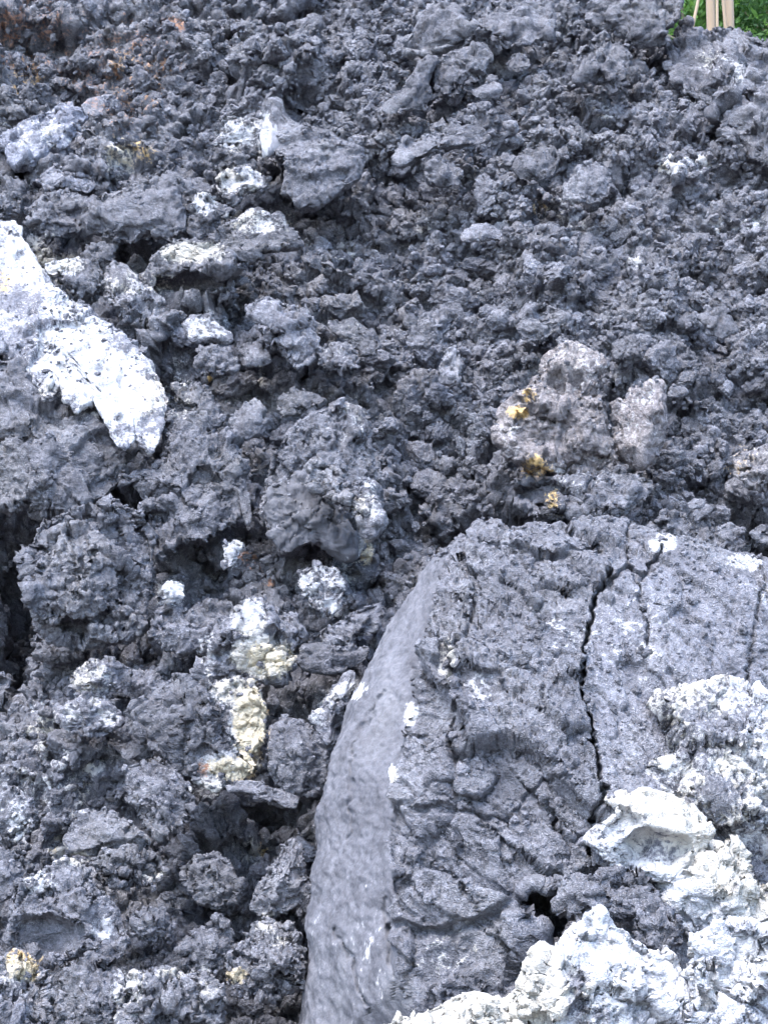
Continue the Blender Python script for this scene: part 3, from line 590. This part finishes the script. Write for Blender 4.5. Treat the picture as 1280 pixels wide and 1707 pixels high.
# left, lower half
rock('lava_boulder', 'boulder veined with white crust below the central boulder', R5([(985,350),(1000,300),(1060,285),(1130,295),(1145,350),(1140,420),(1110,455),(1060,440),(1020,400)]), seed=110, tone=1.0, lift=.3)
rock('lava_block', 'white-crusted knob above the rust-stained patch', R5([(745,260),(750,210),(785,190),(818,205),(812,255),(775,295),(740,305)]), 'knob', seed=111, tone=1.25, lift=.45)
rock('lava_block', 'bright white knob left of the white-veined boulder', R5([(530,360),(555,330),(590,330),(622,350),(615,390),(580,412),(545,398)]), 'knob', seed=112, tone=1.3, lift=.45, ash=.3)
rock('lava_boulder', 'boulder wrapped in white crust above the cream-streaked one', R5([(665,650),(690,580),(710,510),(770,460),(850,420),(930,430),(990,480),(1000,530),(970,560),(965,620),(920,650),(830,640),(740,655)]), seed=113, tone=1.05, lift=.42)
rock('lava_boulder', 'large dark boulder with a cream mineral streak down its side', R5([(420,800),(450,750),(520,710),(580,680),(650,672),(730,680),(790,672),(850,690),(880,770),(895,860),(870,920),(840,960),(800,1010),(720,1030),(660,1000),(600,980),(530,920),(480,870)]), seed=114, tone=1.0, lift=.52, H=.65, rough=.8)
rock('lava_boulder', 'smooth dark lens-shaped boulder against the split boulder', R5([(978,600),(1010,550),(1080,540),(1150,560),(1200,560),(1240,540),(1230,600),(1180,630),(1100,645),(1020,635)]), seed=115, tone=.9, lift=.38, rough=.55)
rock('lava_boulder', 'flat-faced grey boulder wedged beside the pale fin', R5([(905,830),(960,790),(1030,810),(1070,850),(1100,900),(1090,1000),(1050,1050),(980,1060),(930,1010),(915,930)]), seed=116, tone=1.15, lift=.45, rough=.55)
rock('lava_boulder', 'jagged white-edged flake leaning on the pale fin', R5([(1030,770),(1070,750),(1110,700),(1160,650),(1190,640),(1150,740),(1120,820),(1100,890),(1060,850)]), 'flake', seed=117, tone=1.2, lift=.62, ash=.2)
rock('lava_boulder', 'crumbled rock at the foot of the fin, above the lens-shaped boulder', R5([(1060,520),(1120,480),(1190,430),(1270,400),(1290,440),(1230,520),(1150,560),(1080,545)]), seed=118, tone=1.0, lift=.3)
rock('lava_boulder', 'cracked dark boulder between the white knob and the crag', R5([(490,470),(530,420),(600,410),(660,440),(690,500),(680,560),(620,590),(550,560),(500,530)]), seed=119, tone=1.0, lift=.35)
rock('lava_boulder', 'ash-dusted boulder below the crumbling crag', R5([(240,640),(290,600),(360,600),(440,620),(450,680),(390,700),(350,720),(270,710),(230,690)]), seed=120, tone=1.1, lift=.35)
rock('lava_boulder', 'wide dusty rock with pale powder at the left', R5([(180,760),(260,720),(350,730),(410,770),(400,830),(330,860),(240,850),(190,810)]), seed=121, tone=1.15, lift=.3, rough=.6)
rock('lava_block', 'small dark stone among white speckled rubble at the left', R5([(400,900),(440,875),(500,885),(520,920),(470,940),(410,935)]), 'stone', seed=122, tone=.95, lift=.35)
rock('lava_boulder', 'shadowed boulder under the knobbly one, left of the white knob', R5([(385,260),(430,230),(500,250),(520,310),(510,400),(450,430),(400,380),(380,310)]), seed=123, tone=1.0, lift=.28)
rock('lava_boulder', 'slanting dark boulder below the cream-streaked one', R7([(405,110),(480,80),(560,85),(610,130),(648,185),(640,260),(590,310),(530,335),(470,280),(430,220)]), seed=124, tone=1.0, lift=.45, aniso=(-35,.5))
rock('lava_boulder', 'angular blue-grey boulder beside the black gap at the fin', R7([(820,575),(860,490),(900,425),(950,350),(985,325),(1010,370),(1042,480),(1030,540),(960,585),(880,608)]), seed=125, tone=1.0, lift=.5, rough=.6, H=.8)
rock('lava_slab', 'flat dark plank-like slab jutting over the gap left of the fin', R7([(745,170),(800,150),(870,155),(930,180),(1000,215),(985,245),(930,235),(850,195),(770,195)]), 'slab', seed=126, tone=.95, lift=.5, rough=.6, aniso=(-12,.3))
rock('lava_boulder', 'hollow shell-like boulder at the lower left with smooth dark inside', R7([(25,620),(50,560),(75,490),(150,458),(215,428),(280,460),(340,515),(400,575),(432,680),(395,752),(330,735),(280,725),(210,762),(120,735),(50,700)]), seed=127, tone=1.15, lift=.55, H=.65, rough=.8, dents=[(75,1560,62,42,.13)], smooth_in=[(R7([(40,600),(150,560),(250,640),(270,720),(200,750),(60,690)]), .25)])
rock('lava_boulder', 'white-rimmed hollow boulder on the bottom edge', R7([(378,900),(410,840),(450,800),(520,790),(590,795),(660,830),(710,870),(745,930),(740,1060),(370,1060)]), seed=128, tone=1.2, lift=.62, H=.65, dents=[(285,1712,60,50,.12)], ash=.08)
rock('lava_boulder', 'cream-topped boulder in the bottom left corner', R7([(-40,780),(20,745),(90,720),(130,760),(165,800),(172,900),(165,1060),(-40,1060)]), seed=129, tone=1.2, lift=.6)
rock('lava_boulder', 'dark boulder squeezed between two bottom left boulders', R7([(172,910),(230,840),(250,770),(300,755),(360,770),(395,800),(400,850),(378,960),(370,1060),(172,1060)]), seed=130, tone=1.05, lift=.55)
rock('lava_boulder', 'crumbly boulder beside the lower fin under the black gap', R7([(760,760),(800,700),(860,620),(920,605),(985,640),(1005,690),(1000,780),(980,850),(900,880),(820,860),(770,820)]), seed=131, tone=1.05, lift=.5)
rock('lava_boulder', 'round dark lump right of the hollow shell-like boulder', R7([(435,620),(480,580),(550,580),(590,620),(570,670),(500,690),(440,670)]), seed=132, tone=1.0, lift=.5)
rock('lava_boulder', 'layered dark mass under the slanting boulder', R7([(220,330),(270,270),(340,265),(420,300),(500,345),(490,380),(400,390),(320,395),(250,390)]), seed=133, tone=.95, lift=.4, aniso=(-15,.5))
rock('lava_boulder', 'rough ledge with white specks at the lower left', R7([(290,420),(350,370),(450,380),(520,400),(560,440),(540,490),(470,510),(390,500),(320,480)]), seed=134, tone=1.0, lift=.45)
rock('lava_boulder', 'jumbled dark boulder left of the angular blue-grey one', R7([(600,440),(650,390),(730,380),(780,420),(810,480),(800,550),(730,570),(660,550),(610,500)]), seed=135, tone=1.0, lift=.42)
rock('lava_boulder', 'broken boulder above the white-rimmed hollow one', R7([(600,720),(650,640),(720,610),(780,640),(790,700),(760,770),(700,800),(640,790)]), seed=136, tone=1.0, lift=.42)
rock('lava_boulder', 'white-flecked boulder at the left edge, lower down', R7([(-40,190),(0,150),(70,160),(120,210),(130,290),(80,340),(0,350),(-40,330)]), seed=137, tone=1.05, lift=.4, ash=.1)
rock('lava_boulder', 'dark boulder at the left edge above the hollow shell', R7([(-40,420),(10,390),(70,400),(110,430),(75,490),(40,540),(0,560),(-40,540)]), seed=138, tone=.95, lift=.4)
print('boulder tris', TRIS[0])
# ------------------------------------------------------------------ loose clinker
def clinker_mesh(k, sub):
    import bmesh
    bm = bmesh.new(); bmesh.ops.create_icosphere(bm, subdivisions=sub, radius=1)
    V = np.array([v.co[:] for v in bm.verts]); Fs = np.array([[v.index for v in f.verts] for f in bm.faces], np.int32); bm.free()
    rs = np.random.default_rng(500+k)
    n = V/np.linalg.norm(V, axis=1)[:, None]
    d = np.ones(len(V))
    for j in range(11):
        fn = rs.normal(size=3); fn /= np.linalg.norm(fn)
        dd = rs.uniform(.5, .78)
        c = n @ fn
        d = np.minimum(d, np.where(c > .05, dd/np.maximum(c, .05), 9))
    V = n*d[:, None]*rs.uniform(.7, 1.2, 3)
    for s, a in ((.9, .4), (.42, .42), (.2, .5), (.1, .45)):
        V = V + n*(a*fracture(V, s, k*3+s*10, off=.5, tilt=.6, crack=.3))[:, None]
    return mesh_from('clinker', V, Fs.ravel(), 3, [M_CLINK], smooth_shade=False)
PROTO = [clinker_mesh(k, 5) for k in range(10)]
SMALL = [clinker_mesh(20+k, 4) for k in range(14)]
pc = bpy.data.collections.new('clinker_shapes')
for i, m in enumerate(SMALL):
    o = bpy.data.objects.new('clinker_shape_%02d' % i, m); pc.objects.link(o)
def scatter_object(name, label, cat, pts, rot, scl, idx, color):
    me = bpy.data.meshes.new(name); me.from_pydata([tuple(p) for p in pts], [], [])
    for an, ty, key, data in (('rot', 'FLOAT_VECTOR', 'vector', rot), ('scl', 'FLOAT_VECTOR', 'vector', scl)):
        a = me.attributes.new(an, ty, 'POINT'); a.data.foreach_set(key, np.asarray(data, np.float32).ravel())
    a = me.attributes.new('idx', 'INT', 'POINT'); a.data.foreach_set('value', np.asarray(idx, np.int32))
    o = link(name, me, kind='stuff', label=label, category=cat); o.color = color
    ng = bpy.data.node_groups.new(name, 'GeometryNodeTree')
    ng.interface.new_socket('Geometry', in_out='INPUT', socket_type='NodeSocketGeometry'); ng.interface.new_socket('Geometry', in_out='OUTPUT', socket_type='NodeSocketGeometry')
    N, Lk = ng.nodes, ng.links
    gi, go = N.new('NodeGroupInput'), N.new('NodeGroupOutput')
    ci = N.new('GeometryNodeCollectionInfo'); ci.inputs['Collection'].default_value = pc; ci.inputs['Separate Children'].default_value = True; ci.inputs['Reset Children'].default_value = True
    ip = N.new('GeometryNodeInstanceOnPoints'); ip.inputs['Pick Instance'].default_value = True
    def attr(nm, ty):
        n = N.new('GeometryNodeInputNamedAttribute'); n.data_type = ty; n.inputs['Name'].default_value = nm; return n.outputs['Attribute']
    e2r = N.new('FunctionNodeEulerToRotation'); Lk.new(attr('rot', 'FLOAT_VECTOR'), e2r.inputs[0])
    Lk.new(gi.outputs[0], ip.inputs['Points']); Lk.new(ci.outputs[0], ip.inputs['Instance']); Lk.new(attr('idx', 'INT'), ip.inputs['Instance Index'])
    Lk.new(e2r.outputs[0], ip.inputs['Rotation']); Lk.new(attr('scl', 'FLOAT_VECTOR'), ip.inputs['Scale']); Lk.new(ip.outputs[0], go.inputs[0])
    md = o.modifiers.new('scatter', 'NODES'); md.node_group = ng
    return o
rs = np.random.default_rng(5)
tpx, tpy = project(TERR_P)
seen = (tpx > -60) & (tpx < 1340) & (tpy > -60) & (tpy < 1760)
cover = np.zeros(len(TERR_P), bool)
for pl in POLYS:
    cover |= in_poly(tpx, tpy, pl)
rub = np.clip(.45 + .55*smooth(-150, 250, tpx-560-.25*(tpy-400))*(tpy < 920), 0, 1)     # rubble lies thickest on the right-hand spur
rub *= .35 + 1.1*np.clip(fbm(TERR_P, .7, 77, 2)+.5, 0, 1)
cand = np.flatnonzero(seen & ~cover & (rs.random(len(TERR_P)) < rub*.28))
cand = rs.permutation(cand)[:24000]
n = len(cand)
size = .013*(1-rs.random(n)*.985)**(-.42); size = np.clip(size, .012, .085)
pts = TERR_P[cand] + TERR_N[cand]*(size*.15)[:, None]
rot = rs.uniform(0, 6.28, (n, 3)); scl = size[:, None]*rs.uniform(.7, 1.25, (n, 3))
scatter_object('clinker_rubble', 'loose grey clinker rubble lying all over the lava slope', 'rubble', pts, rot, scl, rs.integers(0, len(SMALL), n), (1.3, 1.3, 1.3, 1))
# crumbs caught on the boulders
qs = []
for pts_, nn_ in ROCK_PTS:
    up = np.flatnonzero(nn_[:, 2] > .45)
    k = min(len(up), int(len(pts_)*.012))
    if k: 
        ch = rs.choice(up, k, replace=False); qs.append(pts_[ch])
qs = np.concatenate(qs); n = len(qs)
size = np.clip(.008*(1-rs.random(n)*.98)**(-.4), .007, .035)
brt = deposit(qs)[:, 0]
scatter_object('clinker_crumbs', 'small dark crumbs of clinker caught on the boulders', 'crumbs', qs, rs.uniform(0, 6.28, (n, 3)), size[:, None]*rs.uniform(.7, 1.25, (n, 3)), rs.integers(0, len(SMALL), n), (1.25, 1.25, 1.25, 1))
# countable blocks of clinker, each a thing
ZONES = [
 ('dark clinker block in the rubble of the right-hand spur below the spire', (760,170,1110,540), 70),
 ('dark clinker block in the rubble at the right edge under the steep outcrop', (1040,420,1280,900), 52),
 ('grey clinker block in the gully left of the tan sulphur-stained boulder', (620,470,850,880), 46),
 ('grey clinker block among the rubble of the upper left corner', (0,0,420,200), 40),
 ('grey clinker block in the rubble below the top centre outcrop', (420,60,760,330), 40),
 ('grey clinker block between the finger-shaped boulder and the white slab', (290,480,640,760), 22),
 ('dark clinker block in the jumble at the lower left of the fin', (0,1090,520,1700), 34),
]
free = np.flatnonzero(seen & ~cover); BLOCKS = []
for lab, (x0, y0, x1, y1), cnt in ZONES:
    m = free[(tpx[free] > x0) & (tpx[free] < x1) & (tpy[free] > y0) & (tpy[free] < y1)]
    m = m[TERR_N[m, 1] < -.1]
    if len(m) < cnt: continue
    ch = []; tries = rs.permutation(m)
    for i in tries:
        if all((tpx[i]-tpx[j])**2 + (tpy[i]-tpy[j])**2 > 26**2 for j in ch): ch.append(i)
        if len(ch) >= cnt: break
    for i in ch: BLOCKS.append((i, lab))
CUT = [' with ', ' near ', ' beside ', ' in ', ' at ', ' under ', ' below ', ' above ', ' right ', ' left ', ' behind ', ' between ', ' high ', ' standing ', ' hanging ', ' leaning ', ' wedged ', ',', ' around ', ' down', ' along ', ' against ', ' over ',
       ' on ', ' among ', ' of ', ' beyond ', ' squeezed ', ' jutting ', ' curving ', ' split ', ' lying ', ' perched ', ' facing ', ' reaching ', ' wrapped ', ' veined ', ' tucked ', ' inside ']
def short(l):
    for c in CUT:
        if c in l: l = l[:l.index(c)]
    return l
from collections import Counter
sc = Counter(short(l) for l, _ in NAMED)
MARKS = [(short(l), np.mean(pl, axis=0)) for l, pl in NAMED if sc[short(l)] == 1 and len(short(l).split()) > 2]
MARKS.append(('huge split boulder', np.array([850., 1100.])))
buckets = {}
for i, lab in BLOCKS:
    x, y = tpx[i], tpy[i]
    nm, c = min(MARKS, key=lambda m: (m[1][0]-x)**2 + (m[1][1]-y)**2)
    dx, dy = x-c[0], y-c[1]
    way = ('right of' if dx > 0 else 'left of') if abs(dx) > abs(dy) else ('below' if dy > 0 else 'above')
    buckets.setdefault((nm, way), []).append((math.hypot(dx, dy), i))
ORD = ['nearest', 'second nearest', 'third nearest', 'fourth nearest', 'fifth nearest', 'sixth nearest', 'seventh nearest', 'eighth nearest', 'ninth nearest', 'tenth nearest', 'eleventh nearest', 'twelfth nearest']
for (nm, way), L in buckets.items():
    L.sort()
    for k, (_, i) in enumerate(L):
        if k >= len(ORD): break
        s = float(np.clip(.048*(1-rs.random()*.96)**(-.42), .045, .135))
        o = link('clinker_block', PROTO[rs.integers(0, len(PROTO))], category='clinker', group='loose clinker blocks on the lava slope',
                 label=('loose clinker block %s the %s, ' + ('the only one' if len(L) == 1 else ORD[k]) ) % (way, nm))
        o.location = TERR_P[i] + TERR_N[i]*s*.28; o.rotation_euler = rs.uniform(0, 6.28, 3); o.scale = s*rs.uniform(.75, 1.25, 3)
        k = rs.uniform(1., 1.5); o.color = (k, k, k, 1)
# ------------------------------------------------------------------ ground and the trees behind the crest
def simple_mat(name, ca, cb, scale, rough=.8, bump=.3, stretch=None):
    m = bpy.data.materials.new(name); m.use_nodes = True; t = m.node_tree; b = t.nodes['Principled BSDF']
    tc = t.nodes.new('ShaderNodeTexCoord'); n = t.nodes.new('ShaderNodeTexNoise'); n.inputs['Scale'].default_value = scale; n.inputs['Detail'].default_value = 6
    src = tc.outputs['Object']
    if stretch:
        mp = t.nodes.new('ShaderNodeMapping'); mp.inputs['Scale'].default_value = stretch; t.links.new(src, mp.inputs[0]); src = mp.outputs[0]
    t.links.new(src, n.inputs['Vector'])
    x = t.nodes.new('ShaderNodeMix'); x.data_type = 'RGBA'; x.inputs[6].default_value = (*ca, 1); x.inputs[7].default_value = (*cb, 1)
    t.links.new(n.outputs['Fac'], x.inputs[0]); t.links.new(x.outputs[2], b.inputs['Base Color']); b.inputs['Roughness'].default_value = rough
    bp = t.nodes.new('ShaderNodeBump'); bp.inputs['Strength'].default_value = bump; bp.inputs['Distance'].default_value = .03
    t.links.new(n.outputs['Fac'], bp.inputs['Height']); t.links.new(bp.outputs[0], b.inputs['Normal'])
    return m
M_GROUND = simple_mat('ground_cinder', (.05, .048, .05), (.11, .10, .10), 3)
M_BARK = simple_mat('pale_bark', (.24, .17, .11), (.50, .38, .27), 16, stretch=(1, 1, .12))
M_BARK2 = simple_mat('grey_bark', (.34, .27, .2), (.48, .40, .30), 9, stretch=(1, 1, .2))
def leaf_mat(name, ca, cb):
    m = simple_mat(name, ca, cb, 2.2, .55, .0)
    t = m.node_tree; b = t.nodes['Principled BSDF']
    out = [n for n in t.nodes if n.type == 'OUTPUT_MATERIAL'][0]
    tr = t.nodes.new('ShaderNodeBsdfTranslucent'); tr.inputs[0].default_value = (cb[0]*1.6, cb[1]*1.8, cb[2], 1)
    mx = t.nodes.new('ShaderNodeMixShader'); mx.inputs[0].default_value = .35
    t.links.new(b.outputs[0], mx.inputs[1]); t.links.new(tr.outputs[0], mx.inputs[2]); t.links.new(mx.outputs[0], out.inputs[0])
    return m
M_LEAF = leaf_mat('green_leaves', (.07, .15, .04), (.16, .28, .08))
M_LEAF2 = leaf_mat('dark_leaves', (.05, .11, .045), (.10, .20, .07))
gm = bpy.data.meshes.new('ground'); gm.from_pydata([(-900,-900,-.12),(900,-900,-.12),(900,900,-.12),(-900,900,-.12)], [], [(0,1,2,3)]); gm.materials.append(M_GROUND)
link('ground', gm, kind='structure', label='dark cinder ground in front of the lava front')
def tube(path, rad, seg=10):
    path = np.array(path, float); V, Fq = [], []
    for i, (q, r) in enumerate(zip(path, rad)):
        t = path[min(i+1, len(path)-1)] - path[max(i-1, 0)]; t /= np.linalg.norm(t)
        a = np.cross(t, [0.3, 1, .1]); a /= np.linalg.norm(a); b = np.cross(t, a)
        for k in range(seg):
            an = 2*np.pi*k/seg; V.append(q + r*(math.cos(an)*a + math.sin(an)*b))
    for i in range(len(path)-1):
        for k in range(seg):
            Fq += [i*seg+k, i*seg+(k+1) % seg, (i+1)*seg+(k+1) % seg, (i+1)*seg+k]
    return np.array(V), np.array(Fq, np.int32)
def join(ps):
    V, Fq, o = [], [], 0
    for v, f in ps: V.append(v); Fq.append(f+o); o += len(v)
    return np.concatenate(V), np.concatenate(Fq)
def leaves(rs, centres, spread, cnt, size):
    c = centres[rs.integers(0, len(centres), cnt)] + rs.normal(size=(cnt, 3))*spread
    a = rs.normal(size=(cnt, 3)); a /= np.linalg.norm(a, axis=1)[:, None]
    b = np.cross(a, rs.normal(size=(cnt, 3))); b /= np.linalg.norm(b, axis=1)[:, None]
    s = size*rs.uniform(.6, 1.3, (cnt, 1))
    V = np.stack([c - a*s, c + b*s*.45 + [0, 0, .1*size], c + a*s, c - b*s*.45], 1).reshape(-1, 3)
    return V, np.arange(4*cnt, dtype=np.int32)
def tree(name, label, base, h, r, seed, crown_r, crown_z, cnt, bark, leaf, lean=(0, 0), leaf_size=.09, limbs=6, group=None, spread=.35):
    rs = np.random.default_rng(seed); base = np.array(base, float)
    root = bpy.data.objects.new(name, None); COL.objects.link(root); root.location = base
    root['label'] = label; root['category'] = 'tree'
    if group: root['group'] = group
    ts = np.linspace(0, 1, 10)
    path = np.stack([lean[0]*ts + .03*np.sin(ts*7), lean[1]*ts + .03*np.cos(ts*6), h*ts], 1)
    v, f = tube(path, r*(1-.6*ts)); link('trunk', mesh_from('trunk', v, f, 4, [bark]), root)
    tips, limb_parts = [], []
    for k in range(limbs):
        t = rs.uniform(.45, .98) if k else 1.; s0 = path[int(t*9)]
        an = 2.4*k + rs.uniform(-.4, .4)
        e = np.array([math.cos(an), math.sin(an), rs.uniform(.2, .8)])*crown_r*rs.uniform(.6, 1)
        mid = s0 + e*.5 + [0, 0, .1]
        limb_parts.append(tube([s0, mid, s0+e], [r*.35, r*.22, r*.08], 6)); tips += [mid, s0+e, s0+e*.75]
    v, f = join(limb_parts); link('limbs', mesh_from('limbs', v, f, 4, [bark]), root)
    extra = rs.normal(size=(cnt//60+6, 3)); extra /= np.linalg.norm(extra, axis=1)[:, None]
    extra = path[-1]*[1, 1, 0] + [0, 0, crown_z] + extra*crown_r*rs.uniform(.35, 1, (len(extra), 1))*[1, 1, .8]
    v, f = leaves(rs, np.concatenate([np.array(tips), extra]), spread*crown_r*.45, cnt, leaf_size)
    link('crown', mesh_from('crown', v, f, 4, [leaf], smooth_shade=False), root)
    return root
def at(px, py, y):
    d = rays(np.array([px]), np.array([py]))[0]; return EYE + d*(y/d[1])
def stand(px, y, z=7.55): q = at(px, 30, y); return (q[0], y, z)
G = 'slender pale-barked trees above the crest'
tree('slender_tree', 'slender tree with pale tan trunk, left of the pair above the crest', stand(1182, 12.9), 7.5, .042, 1, 1.5, 6.6, 5000, M_BARK, M_LEAF, (.0, .2), group=G, leaf_size=.06)
tree('slender_tree', 'slender tree with thicker pale tan trunk, right of the pair above the crest', stand(1212, 13.0), 8, .050, 2, 1.6, 7.0, 5000, M_BARK, M_LEAF, (.0, .2), group=G, leaf_size=.06)
tree('sapling', 'thin pale sapling stem just right of the first tan trunk', stand(1190, 12.7), 5, .014, 3, .8, 4.6, 900, M_BARK, M_LEAF, (.05, .1), group=G, leaf_size=.05)
tree('sapling', 'thin pale sapling leaning against the second tan trunk', stand(1212, 12.75), 5, .016, 4, .8, 4.6, 900, M_BARK, M_LEAF, (-.28, .1), group=G, leaf_size=.05)
tree('sapling', 'thin pale stem slanting up beside the dark shoulder', stand(1120, 12.8), 4.2, .016, 6, .7, 4.0, 700, M_BARK, M_LEAF, (.9, .1), group=G, leaf_size=.05)
tree('bush', 'yellow-green bush at the notch beside the dark shoulder', stand(1142, 14.4), 2.4, .04, 5, .7, 2.0, 6000, M_BARK2, M_LEAF, leaf_size=.035)
for k, (px, y, h_, cr, cz, lab) in enumerate([(1165, 19, 6, 2.2, 3.4, 'leafy green tree behind the pale trunks'), (1262, 18, 6, 2.4, 3.2, 'dense dark green tree at the right edge above the crest'),
                                      (1120, 23, 7, 2.6, 4.4, 'leafy tree half hidden behind the dark shoulder'), (1215, 24, 8, 3.2, 4.6, 'broad green tree farthest behind the pale trunks')]):
    tree('leafy_tree', lab, stand(px, y, 7.6), h_, .10, 20+k, cr, cz, 26000, M_BARK2, M_LEAF2 if k % 2 else M_LEAF, leaf_size=.055, limbs=9, group='green trees beyond the lava crest')
tree('bush', 'dark green bush on the crest at the right edge', stand(1280, 14.6), 2.0, .04, 9, .7, 1.6, 6000, M_BARK2, M_LEAF2, leaf_size=.035)
